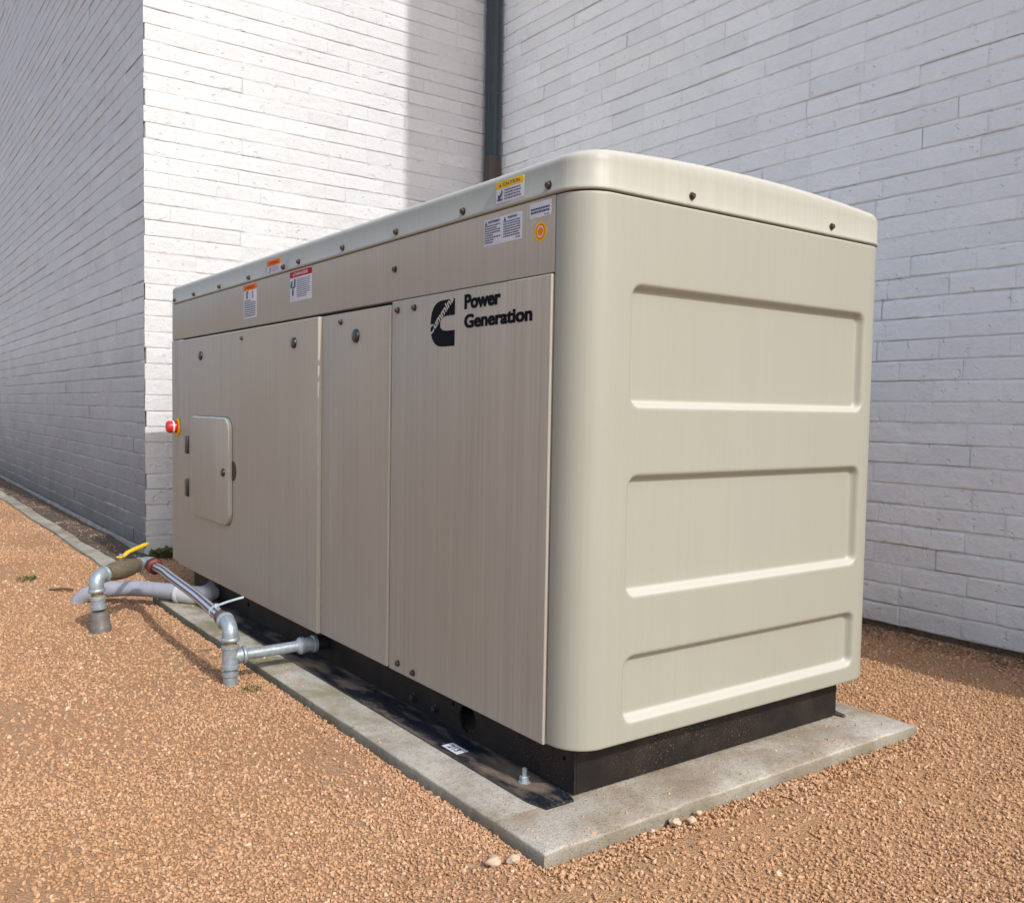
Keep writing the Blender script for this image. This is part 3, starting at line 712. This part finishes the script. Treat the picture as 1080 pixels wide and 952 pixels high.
# number sticker on the flange
bm = BM(); box(bm, -.034, -.002, .372, .438, .0258, .0264); stk = obj('number_sticker', bm, M['white'], GEN); tag(stk, 'small white number sticker on the dusty flange')
t_ = text_bm('213', .040, .018, .03)
for v in t_.verts: a, b = v.co.x, v.co.y; v.co = Vector((-.028+b, .425-a, .0268))
obj('number', t_, M['ink'], stk)
# blurred stencil on the rail
bm = BM(); yy = 2.115
for k in range(6):
    w = rnd.uniform(.012, .022); box(bm, .0488, .0497, yy-w, yy, .094-.0*k, .094+rnd.uniform(.010, .015)); yy -= w+.008
obj('stencil_mark', bm, plain('faded_stencil', (.17, .15, .13), .7), rail)

# ------------------------------------------------------------------ stickers, logo
def quad(bm, y0, y1, z0, z1, x):
    vs = [bm.verts.new((x, y1, z0)), bm.verts.new((x, y0, z0)), bm.verts.new((x, y0, z1)), bm.verts.new((x, y1, z1))]; bm.faces.new(vs)
def textlines(bm, yL, yR, zT, zB, n, x, fill=.5, seed=0, th=.5):
    """tiny unreadable print: rows of short word strokes"""
    r = random.Random(seed); h = (zT-zB)/n
    for k in range(n):
        z = zT-h*(k+.5); y = yL; end = yR if r.random() < .65 else yR+(yL-yR)*r.uniform(.05, .45)
        while y > end+.002:
            w = r.uniform(.0028, .010); y2 = max(end, y-w); quad(bm, y2, y, z-h*th/2, z+h*th/2, x); y = y2-.0012
def sticker(label, x, yL, yR, zT, zB, head=None, headf=.25, word=None, word_mat='ink', parent=None, name='warning_label'):
    bm = BM(); plate(bm, 'x', x+.0006, x-.0004, yR, yL, zB, zT, .002, .0001, 3); s = obj(name, bm, M['white'], parent); tag(s, label)
    if head:
        h = (zT-zB)*headf; bm = BM(); plate(bm, 'x', x, x-.0008, yR, yL, zT-h, zT, .002, .0001, 3); hb = obj('heading_bar', bm, M[head], s)
        if word:
            w = (yL-yR)*.62; hh = h*.5; b = text_bm(word, w, hh, .02); on_side(b, (yL+yR)/2+w/2-.006, zT-h*.75, x-.0012)
            tb = BM(); add_bm(tb, b); yt = (yL+yR)/2+w/2+.004; zt = zT-h*.75
            v3 = [tb.verts.new((x-.0012, yt+.004, zt)), tb.verts.new((x-.0012, yt-.004, zt)), tb.verts.new((x-.0012, yt, zt+hh))]; tb.faces.new(v3)
            obj('lettering', tb, M[word_mat], s)
    return s
xr = -.0022  # roof side plane
s = sticker('yellow headed caution sticker on the roof edge', xr, .293, .193, 1.3035, 1.2585, 'yellow', .33, 'CAUTION', parent=roofN)
bm = BM(); textlines(bm, .262, .202, 1.286, 1.262, 4, xr-.001, seed=1, th=.45)
for a, b, c, d in ((.288, .270, 1.263, 1.267), (.286, .278, 1.267, 1.273), (.280, .273, 1.270, 1.276), (.276, .271, 1.274, 1.280), (.273, .2695, 1.277, 1.285), (.286, .282, 1.271, 1.276)): quad(bm, b, a, c, d, xr-.001)
obj('print', bm, M['ink'], s)
s = sticker('white bilingual warning sticker of two columns', 0, .341, .2, 1.2305, 1.1735, parent=fascia)
bm = BM(); textlines(bm, .338, .279, 1.219, 1.178, 8, -.001, seed=3, th=.48); textlines(bm, .262+.005, .206, 1.219, 1.183, 7, -.001, seed=4, th=.48); textlines(bm, .222, .206, 1.182, 1.177, 1, -.001, seed=9)
b = text_bm('AVERTISSEMENT', .046, .0058, .03); on_side(b, .326, 1.2215, -.001); add_bm(bm, b)
b = text_bm('WARNING', .036, .0058, .03); on_side(b, .2530, 1.2215, -.001); add_bm(bm, b)
for yt in (.333, .262):
    v = [bm.verts.new((-.001, yt+.0045, 1.219)), bm.verts.new((-.001, yt-.0045, 1.219)), bm.verts.new((-.001, yt, 1.2285))]; bm.faces.new(v)
obj('print', bm, M['ink'], s)
s = sticker('small white two line sticker near the corner', 0, .175, .102, 1.2385, 1.2075, parent=fascia)
bm = BM(); textlines(bm, .170, .108, 1.2285, 1.2155, 2, -.001, seed=12, th=.62); textlines(bm, .125, .108, 1.2125, 1.2095, 1, -.001, seed=14); obj('print', bm, M['ink'], s)
bm = BM(); lathe(bm, (0, .1365, 1.178), (-1, 0, 0), [(0, .0195), (.0006, .0195)], 40); s = obj('inspection_seal', bm, M['yellow'], fascia); tag(s, 'round yellow and orange seal below the small white sticker')
def ringq(bm, y, z, r0, r1, x, a0=0, a1=360, n=28):
    for k in range(n):
        t0, t1 = R(a0+(a1-a0)*k/n), R(a0+(a1-a0)*(k+1)/n)
        bm.faces.new([bm.verts.new((x, y+q*math.cos(t), z+q*math.sin(t))) for q, t in ((r0, t0), (r1, t0), (r1, t1), (r0, t1))])
bm = BM(); ringq(bm, .1365, 1.178, .0125, .0158, -.0009); ringq(bm, .1365, 1.178, .0001, .0085, -.0009); obj('orange_rings', bm, M['orange'], s)
bm = BM(); ringq(bm, .1365, 1.178, .0088, .0115, -.0010, 20, 160, 12); ringq(bm, .1365, 1.178, .0088, .0115, -.0010, 200, 340, 12); obj('white_arcs', bm, M['white'], s)
xf = -.0010
s = sticker('small orange headed warning sticker on the far roof section', xf, 1.636, 1.518, 1.297, 1.2515, 'orange', .42, 'WARNING', 'crimson', roofF)
bm = BM(); textlines(bm, 1.60, 1.53, 1.276, 1.258, 3, xf-.001, seed=21, th=.3); quad(bm, 1.612, 1.622, 1.257, 1.262, xf-.001); quad(bm, 1.606, 1.614, 1.262, 1.274, xf-.001); obj('print', bm, M['ink'], s)
s = sticker('tall narrow orange headed warning sticker with two pictograms', 0, 1.867, 1.738, 1.2385, 1.1215, 'orange', .17, 'WARNING', 'crimson', fascia)
bm = BM(); textlines(bm, 1.858, 1.748, 1.186, 1.126, 8, -.001, seed=23, th=.5)
for k in range(6): quad(bm, 1.825-.004*abs(k-2)*.5, 1.838+.002*k % .004, 1.190+k*.0045, 1.194+k*.0045, -.001)
for k in range(6): quad(bm, 1.768+.004*(k % 2), 1.782-.003*(k % 3), 1.190+k*.0045, 1.194+k*.0045, -.001)
obj('print', bm, M['ink'], s)
s = sticker('red headed danger sticker with pictograms beside the text', 0, 1.442, 1.273, 1.2385, 1.1445, 'crimson', .20, 'DANGER', 'white', fascia)
bm = BM(); textlines(bm, 1.388, 1.285, 1.215, 1.155, 10, -.001, seed=31, th=.4)
for a, b, c, d in ((1.438, 1.425, 1.188, 1.200), (1.434, 1.421, 1.196, 1.210), (1.424, 1.412, 1.186, 1.191), (1.410, 1.397, 1.190, 1.215), (1.415, 1.400, 1.188, 1.193), (1.424, 1.412, 1.166, 1.182), (1.421, 1.415, 1.162, 1.186)): quad(bm, b, a, c, d, -.001)
obj('print', bm, M['ink'], s)
# emblem: C shape with a diagonal name, then two lines of bold lettering
XP = -.0062
def emblem():
    yr, yl, zt_, zb_ = .4485, .557, 1.0705, .9615; H = zt_-zb_; Wd = yl-yr; outer = []; inner = []
    zo1, zo0 = zt_-H*.345, zb_+H*.335; inw = Wd*.60
    n = 20; pts = [(yr, zt_)]
    for k in range(n+1):   # outer curve, a superellipse from the top right to the bottom right
        t = R(90+180*k/n); c, s_ = math.cos(t), math.sin(t); cc = abs(c)**.8; ss = (abs(s_)**.8)*(1 if s_ > 0 else -1)
        outer.append((yl-Wd*.55+cc*Wd*.55, (zt_+zb_)/2+ss*H/2))
    pts += outer+[(yr, zb_), (yr, zo0)]
    for k in range(n+1):
        t = R(270-180*k/n); c, s_ = math.cos(t), math.sin(t); cc = abs(c)**.8; ss = (abs(s_)**.8)*(1 if s_ > 0 else -1)
        inner.append((yr+inw-.035+cc*.035, (zo1+zo0)/2+ss*(zo1-zo0)/2))
    pts += inner+[(yr, zo1)]
    bm = BM(); vs = []
    for p in pts:
        if not vs or (Vector((XP, *p))-vs[-1].co).length > 1e-5: vs.append(bm.verts.new((XP, *p)))
    es_ = [bm.edges.new((vs[i], vs[(i+1) % len(vs)])) for i in range(len(vs))]
    bmesh.ops.triangle_fill(bm, edges=es_, use_beauty=True); return bm
em = obj('emblem', emblem(), M['logo'], fixed, smooth=False)
bb = bold('Cummins', .128, .0205, 2, .05); on_side(bb, .5545, .9895, XP-.0006, R(37)); obj('emblem_name', bb, M['letter'], em)
bb = bold('Power', .144, .0335, 5, .14); on_side(bb, .4085, 1.0415, XP); obj('lettering', bb, M['logo'], fixed, smooth=False)
bb = bold('Generation', .2575, .0315, 5, .14); on_side(bb, .4085, .9985, XP); obj('lettering', bb, M['logo'], fixed, smooth=False)

# ------------------------------------------------------------------ gas line
GX, GY = -.254, 1.262
gas = thing('gas_pipe', 'galvanised gas pipe with yellow lever valve and braided hose feeding the generator skid', 'gas pipe', (GX, GY, 0))
def collar(bm, p, d, r, w=.008): d = Vector(d).normalized(); lathe(bm, Vector(p)-d*w/2, d, [(0, r*.93), (w*.25, r), (w*.75, r), (w, r*.93)], 28)
# drip leg and tee
bm = BM(); lathe(bm, (GX, GY, -.03), (0, 0, 1), [(0, .0205), (.050, .0205), (.052, .024), (.062, .024), (.064, .0185), (.074, .0185)], 28); obj('drip_cap', bm, M['galv'], gas)
bm = BM(); lathe(bm, (GX, GY, .044), (0, 0, 1), [(0, .0265), (.010, .0265), (.012, .0235), (.058, .0235), (.060, .0262), (.068, .0262), (.070, .022)], 28)
cyl(bm, (GX, GY, .078), (GX+.036, GY, .078), .0215); collar(bm, (GX+.04, GY, .078), (1, 0, 0), .0262, .010); obj('tee', bm, M['galv'], gas)
bm = BM(); cyl(bm, (GX+.03, GY, .078), (GX+.215, GY, .080), .0165); obj('branch_pipe', bm, M['galv'], gas)
bm = BM(); lathe(bm, (GX+.205, GY, .080), (1, 0, 0), [(0, .018), (.006, .022), (.010, .0262), (.020, .0262), (.022, .0225), (.050, .0225), (.052, .0265), (.062, .0265), (.064, .022)], 28); obj('coupling', bm, M['galv'], gas)
bm = BM(); lathe(bm, (GX+.268, GY, .080), (1, 0, 0), [(0, .0225), (.03, .0225), (.031, .019), (.06, .019)], 28); obj('skid_fitting', bm, M['black'], gas)
bm = BM(); cyl(bm, (GX, GY, .11), (GX, GY, .128), .0185); obj('nipple', bm, M['thread'], gas)
# near elbow, turning towards the hose
EZ = .172; hd = Vector((.02, 1, .06)).normalized()
bm = BM(); P_ = [Vector((GX, GY, .13))]+arc((GX, GY, EZ), (0, 0, 1), hd, .032, 8)+[Vector((GX, GY, EZ))+hd*.046]
tube(bm, P_, .0225, 24); collar(bm, (GX, GY, .130), (0, 0, 1), .0275, .010); collar(bm, Vector((GX, GY, EZ))+hd*.046, hd, .0268, .010); obj('elbow', bm, M['galv'], gas)
h0 = Vector((GX, GY, EZ))+hd*.05
bm = BM(); lathe(bm, h0, hd, [(0, .019), (.012, .0195), (.014, .0225), (.034, .0225), (.036, .0195), (.05, .0195)], 20); obj('hose_ferrule', bm, M['browniron'], gas)
# hose with its own UVs
h1 = Vector((-.2235, 2.19, .2005)); hp = smooth_path([h0+hd*.045, h0+hd*.18+Vector((0, 0, .002)), Vector((-.248, 1.62, .1975)), Vector((-.240, 1.90, .205)), h1+Vector((0, -.12, .001)), h1], 12)
bm = BM(); seg = 28; tube(bm, hp, .0165, seg, False); uv = bm.loops.layers.uv.new('UVMap'); bm.verts.index_update(); idx = {v: i for i, v in enumerate(bm.verts)}
for f in bm.faces:
    ks = [(idx[l.vert] // seg, idx[l.vert] % seg) for l in f.loops]; wrap = any(k[1] == 0 for k in ks) and any(k[1] == seg-1 for k in ks)
    for l, k in zip(f.loops, ks): l[uv].uv = (k[0]/len(hp), ((k[1]+seg if (wrap and k[1] == 0) else k[1]))/seg)
obj('braided_hose', bm, M['braid'], gas)
# nylon tie
tp = hp[5]; td = (hp[6]-hp[4]).normalized()
bm = BM(); lathe(bm, tp-td*.004, td, [(0, .0185), (.008, .0185)], 20); box(bm, tp.x-.002, tp.x+.012, tp.y-.006, tp.y+.006, tp.z+.014, tp.z+.024, .001)
tube(bm, smooth_path([tp+Vector((.008, 0, .018)), tp+Vector((.045, .004, .026)), tp+Vector((.092, .006, .034))], 5), .0038, 8); obj('cable_tie', bm, M['tie'], gas)
# red oxide union at the far end, elbow, valve, riser elbow
ud_ = Vector((.0, 1, .01)).normalized(); u0 = h1-ud_*.005
bm = BM(); lathe(bm, u0, ud_, [(-.012, .0195), (.0, .0195), (.004, .031), (.022, .033), (.040, .031), (.044, .024), (.056, .024)], hexa=False, seg=8); obj('union_nut', bm, M['oxide'], gas, angle=25)
A = Vector((-.2235, 2.19, .2005)); E1 = Vector((-.2235, 2.300, .202)); RS = Vector((-.4475, 2.12, .196)); vd_ = (RS-E1).normalized()
# elbow from +Y to valve direction
bm = BM(); pp = [E1-ud_*.055, E1-ud_*.03, E1-ud_*.012+vd_*.002, E1+vd_*.012-ud_*.002, E1+vd_*.03, E1+vd_*.05]; tube(bm, smooth_path(pp, 5), .0235, 24)
collar(bm, E1-ud_*.05, ud_, .028, .012); collar(bm, E1+vd_*.048, vd_, .028, .012); obj('elbow', bm, M['galv'], gas)
D = (RS-E1).length; va = E1+vd_*.054; vl = D-.054-.044
bm = BM(); lathe(bm, va, vd_, [(0, .019), (.012, .019), (.014, .0285), (.034, .0285), (.04, .031), (.055, .0335), (vl*.5, .036), (vl-.055, .0335), (vl-.04, .031), (vl-.034, .0285), (vl-.014, .0285), (vl-.012, .019), (vl, .019)], 24)
vb = obj('ball_valve', bm, M['valve'], gas)
sp = va+vd_*(vl*.52)
bm = BM(); cyl(bm, sp+Vector((0, 0, .028)), sp+Vector((0, 0, .044)), .013); cyl(bm, sp+Vector((0, 0, .044)), sp+Vector((0, 0, .056)), .006, 12); obj('valve_stem', bm, M['valve'], vb)
hdir = Vector((.185, .215, -.004)).normalized(); hw = hdir.cross(Vector((0, 0, 1))).normalized(); bm = BM(); L_ = []
for t, w, z, th in ((-.012, .011, .048, .003), (.012, .011, .049, .003), (.035, .009, .053, .003), (.052, .0085, .058, .005), (.10, .0085, .062, .0065), (.17, .0095, .067, .0065), (.196, .009, .069, .006), (.203, .005, .070, .004)):
    c = sp+hdir*t+Vector((0, 0, z)); L_.append([bm.verts.new(c+hw*w*a+Vector((0, 0, th*b))) for a, b in ((-1, -.6), (-1, .6), (-.6, 1), (.6, 1), (1, .6), (1, -.6), (.6, -1), (-.6, -1))])
for a, b in zip(L_, L_[1:]):
    for k in range(8): bm.faces.new((a[k], a[(k+1) % 8], b[(k+1) % 8], b[k]))
bm.faces.new(L_[0][::-1]); bm.faces.new(L_[-1]); lever = obj('valve_lever', bm, M['handle'], vb, angle=60)
bm = BM(); lathe(bm, sp+Vector((0, 0, .052)), (0, 0, 1), [(0, .008), (.006, .008), (.007, .006)], hexa=True); obj('lever_nut', bm, M['galv'], lever)
# riser elbow and tilted riser down to the dark plastic socket
rb = Vector((-.428, 2.12, -.03)); rd = (RS-Vector((0, 0, .0))-rb).normalized()
bm = BM(); tube(bm, [RS-vd_*.048, RS-vd_*.034]+[RS-vd_*(.034*(1-math.sin(R(q))))-rd*(.034*(1-math.cos(R(q)))) for q in (10, 25, 40, 55, 70, 85)]+[RS-rd*.036, RS-rd*.052], .0255, 24)
collar(bm, RS-vd_*.046, vd_, .030, .012); collar(bm, RS-rd*.050, rd, .030, .012); obj('elbow', bm, M['galv'], gas)
bm = BM(); lathe(bm, RS-rd*.075, rd, [(0, .0205), (.03, .0205)], 24); obj('nipple', bm, M['thread'], gas)
bm = BM(); lathe(bm, RS-rd*.120, rd, [(0, .0225), (.004, .0272), (.016, .0275), (.018, .0245), (.034, .0245), (.036, .0272), (.046, .0272), (.050, .0225)], 28); obj('coupling', bm, M['galv'], gas)
bm = BM(); lathe(bm, rb-rd*.02, rd, [(0, .0365), (.062, .0365), (.066, .035), (.068, .0335), (.107, .0328), (.117, .030), (.120, .024)], 32); obj('plastic_socket', bm, M['pvc_dark'], gas)

# ------------------------------------------------------------------ grey conduit lying on the gravel
cd = thing('conduit', 'fat grey plastic conduit curving from the gravel into the far skid end', 'conduit', (-.2, 2.5, 0))
cp_ = smooth_path([(-.408, 2.70, -.045), (-.392, 2.685, .004), (-.350, 2.640, .040), (-.285, 2.58, .056), (-.20, 2.50, .062), (-.115, 2.40, .060), (-.060, 2.330, .055)], 9)
bm = BM(); tube(bm, cp_, .031, 28); obj('pipe', bm, M['pvc'], cd)
bm = BM(); tube(bm, smooth_path([(-.082, 2.357, .057), (-.052, 2.315, .054), (-.020, 2.290, .053), (.012, 2.305, .055), (.046, 2.33, .06)], 8), .0365, 28)
d_ = Vector((.05, -.07, -.005)); collar(bm, (-.086, 2.362, .057), d_, .0415, .018); obj('bend', bm, M['pvc_light'], cd)
bm = BM(); lathe(bm, (.028, 2.325, .06), (1, .25, 0), [(0, .042), (.02, .042), (.021, .036), (.06, .036)], 28); obj('entry_hub', bm, M['pvc_dark'], cd)

# ------------------------------------------------------------------ small things on the ground
def stone_bm(c, r, seed):
    bm = BM(); bmesh.ops.create_icosphere(bm, subdivisions=3, radius=1)
    for v in bm.verts:
        n_ = noise.noise(v.co*1.3+Vector((seed, 0, 0))); v.co = Vector((v.co.x*1.15, v.co.y*.9, v.co.z*.7))*(1+.45*n_)*r; v.co += Vector(c)
    return bm
for i, (x, y, r, lb) in enumerate(((.17, -.117, .0115, 'largest cream pebble lying against the front edge of the concrete pad'), (.205, -.128, .009, 'cream pebble just right of the largest one by the pad front'), (.243, -.112, .007, 'small cream pebble farthest right by the front edge of the pad'), (.108, -.115, .005, 'tiny cream pebble left of the other pale ones by the pad front'), (-.22, -.045, .013, 'pale pinkish stone left of the near corner of the pad'), (-.185, -.058, .011, 'pale stone closest to the near corner of the pad'))):
    o = obj('pebble', stone_bm((x, y, r*.35), r, i*3.1), M['stone'], loc=(x, y, 0)); tag(o, lb, 'pebble', 'pale pebbles beside the concrete pad')
def tuft(x, y, r, n, label, mat, h=.02):
    bm = BM(); q = random.Random(int(x*1000)); z = gz(x, y)
    for k in range(n):
        a = q.uniform(0, 6.28); d = r*math.sqrt(q.random()); c = Vector((x+d*math.cos(a), y+d*math.sin(a), z)); b = q.uniform(0, 6.28); L_ = q.uniform(.5, 1)*h
        u = Vector((math.cos(b), math.sin(b), 0)); w = Vector((-u.y, u.x, 0))*L_*.28; t_ = c+u*L_*.7+Vector((0, 0, L_*q.uniform(.3, 1.)))
        m_ = (c+t_)/2+Vector((0, 0, L_*.2)); vs = [bm.verts.new(p) for p in (c, m_+w, t_, m_-w)]; bm.faces.new(vs)
    o = obj('weed', bm, M[mat], loc=(x, y, z)); tag(o, label, 'weed'); return o
tuft(-.226, 1.166, .028, 60, 'small green weed growing in the gravel beside the tee of the gas pipe', 'weed', .012)
tuft(-.523, 3.15, .04, 70, 'small green weed in the gravel at the far left, beyond the riser pipe', 'weed', .022)
tuft(.17, 3.40, .10, 420, 'dark mossy weed clump at the foot of the white wall behind the generator', 'moss', .045)
bm = BM(); tube(bm, smooth_path([(-.47, 2.93, .012), (-.42, 2.90, .016), (-.385, 2.88, .012)], 4), .0045, 8); tag(obj('twig', bm, M['twig'], loc=(-.43, 2.9, .01)), 'short dark twig lying on the gravel left of the grey conduit', 'twig')
# leaf litter along the foot of the right wall: uncountable
bm = BM(); q = random.Random(5)
for k in range(2600):
    y = q.uniform(-.4, 3.3); x = 2.215-abs(q.gauss(0, .10)); z = gz(x, y)+.001; b = q.uniform(0, 6.28); s_ = q.uniform(.004, .011)
    u = Vector((math.cos(b), math.sin(b), q.uniform(-.2, .5)))*s_; w = Vector((-math.sin(b), math.cos(b), q.uniform(-.4, .4)))*s_*.45; c = Vector((x, y, z+.003))
    bm.faces.new([bm.verts.new(p) for p in (c-u, c+w, c+u, c-w)])
tag(obj('leaf_litter', bm, plain('brown_litter', (.13, .085, .04), .9, 0, .5, 0, 30)), kind='stuff')

# ------------------------------------------------------------------ light
world = bpy.data.worlds.new('World'); sc.world = world; world.use_nodes = True; nt = world.node_tree; bg = nt.nodes['Background']
sky = nt.nodes.new('ShaderNodeTexSky'); sky.sky_type = 'NISHITA'; sky.sun_disc = False
trav = Vector((-.03, 1, -.84)).normalized(); tos = -trav
sky.sun_elevation = math.asin(tos.z); sky.sun_rotation = math.atan2(tos.x, tos.y); sky.air_density = 1; sky.dust_density = 2.5; sky.ozone_density = 1
nt.links.new(sky.outputs[0], bg.inputs[0]); bg.inputs[1].default_value = .15
sd = bpy.data.lights.new('sun', 'SUN'); sd.energy = 2.0; sd.angle = R(.45); sd.color = (1, .98, .945)
so = bpy.data.objects.new('sun', sd); link(so); so.location = (0, -6, 6); so.rotation_euler = trav.to_track_quat('-Z', 'Y').to_euler()

# ------------------------------------------------------------------ camera
cam = bpy.data.cameras.new('camera'); co = bpy.data.objects.new('camera', cam); link(co)
yaw, pit, rol = .6288, -.0542, .0168
Fw = Vector((math.sin(yaw)*math.cos(pit), math.cos(yaw)*math.cos(pit), math.sin(pit))); Rv = Vector((math.cos(yaw), -math.sin(yaw), 0)); Uv = Rv.cross(Fw)
R2 = Rv*math.cos(rol)+Uv*math.sin(rol); U2 = -Rv*math.sin(rol)+Uv*math.cos(rol)
co.matrix_world = Matrix(((R2.x, U2.x, -Fw.x, CAM.x), (R2.y, U2.y, -Fw.y, CAM.y), (R2.z, U2.z, -Fw.z, CAM.z), (0, 0, 0, 1)))
cam.sensor_width = 36; cam.lens = 957.77/1080*36; cam.shift_x = .0002; cam.shift_y = .0068; cam.clip_start = .05; cam.clip_end = 500
cam.dof.use_dof = False
sc.camera = co
sc.view_settings.view_transform = 'Standard'; sc.view_settings.look = 'None'; sc.view_settings.exposure = .55; sc.view_settings.gamma = 1
sc.cycles.max_bounces = 6; sc.cycles.diffuse_bounces = 4; sc.cycles.glossy_bounces = 3
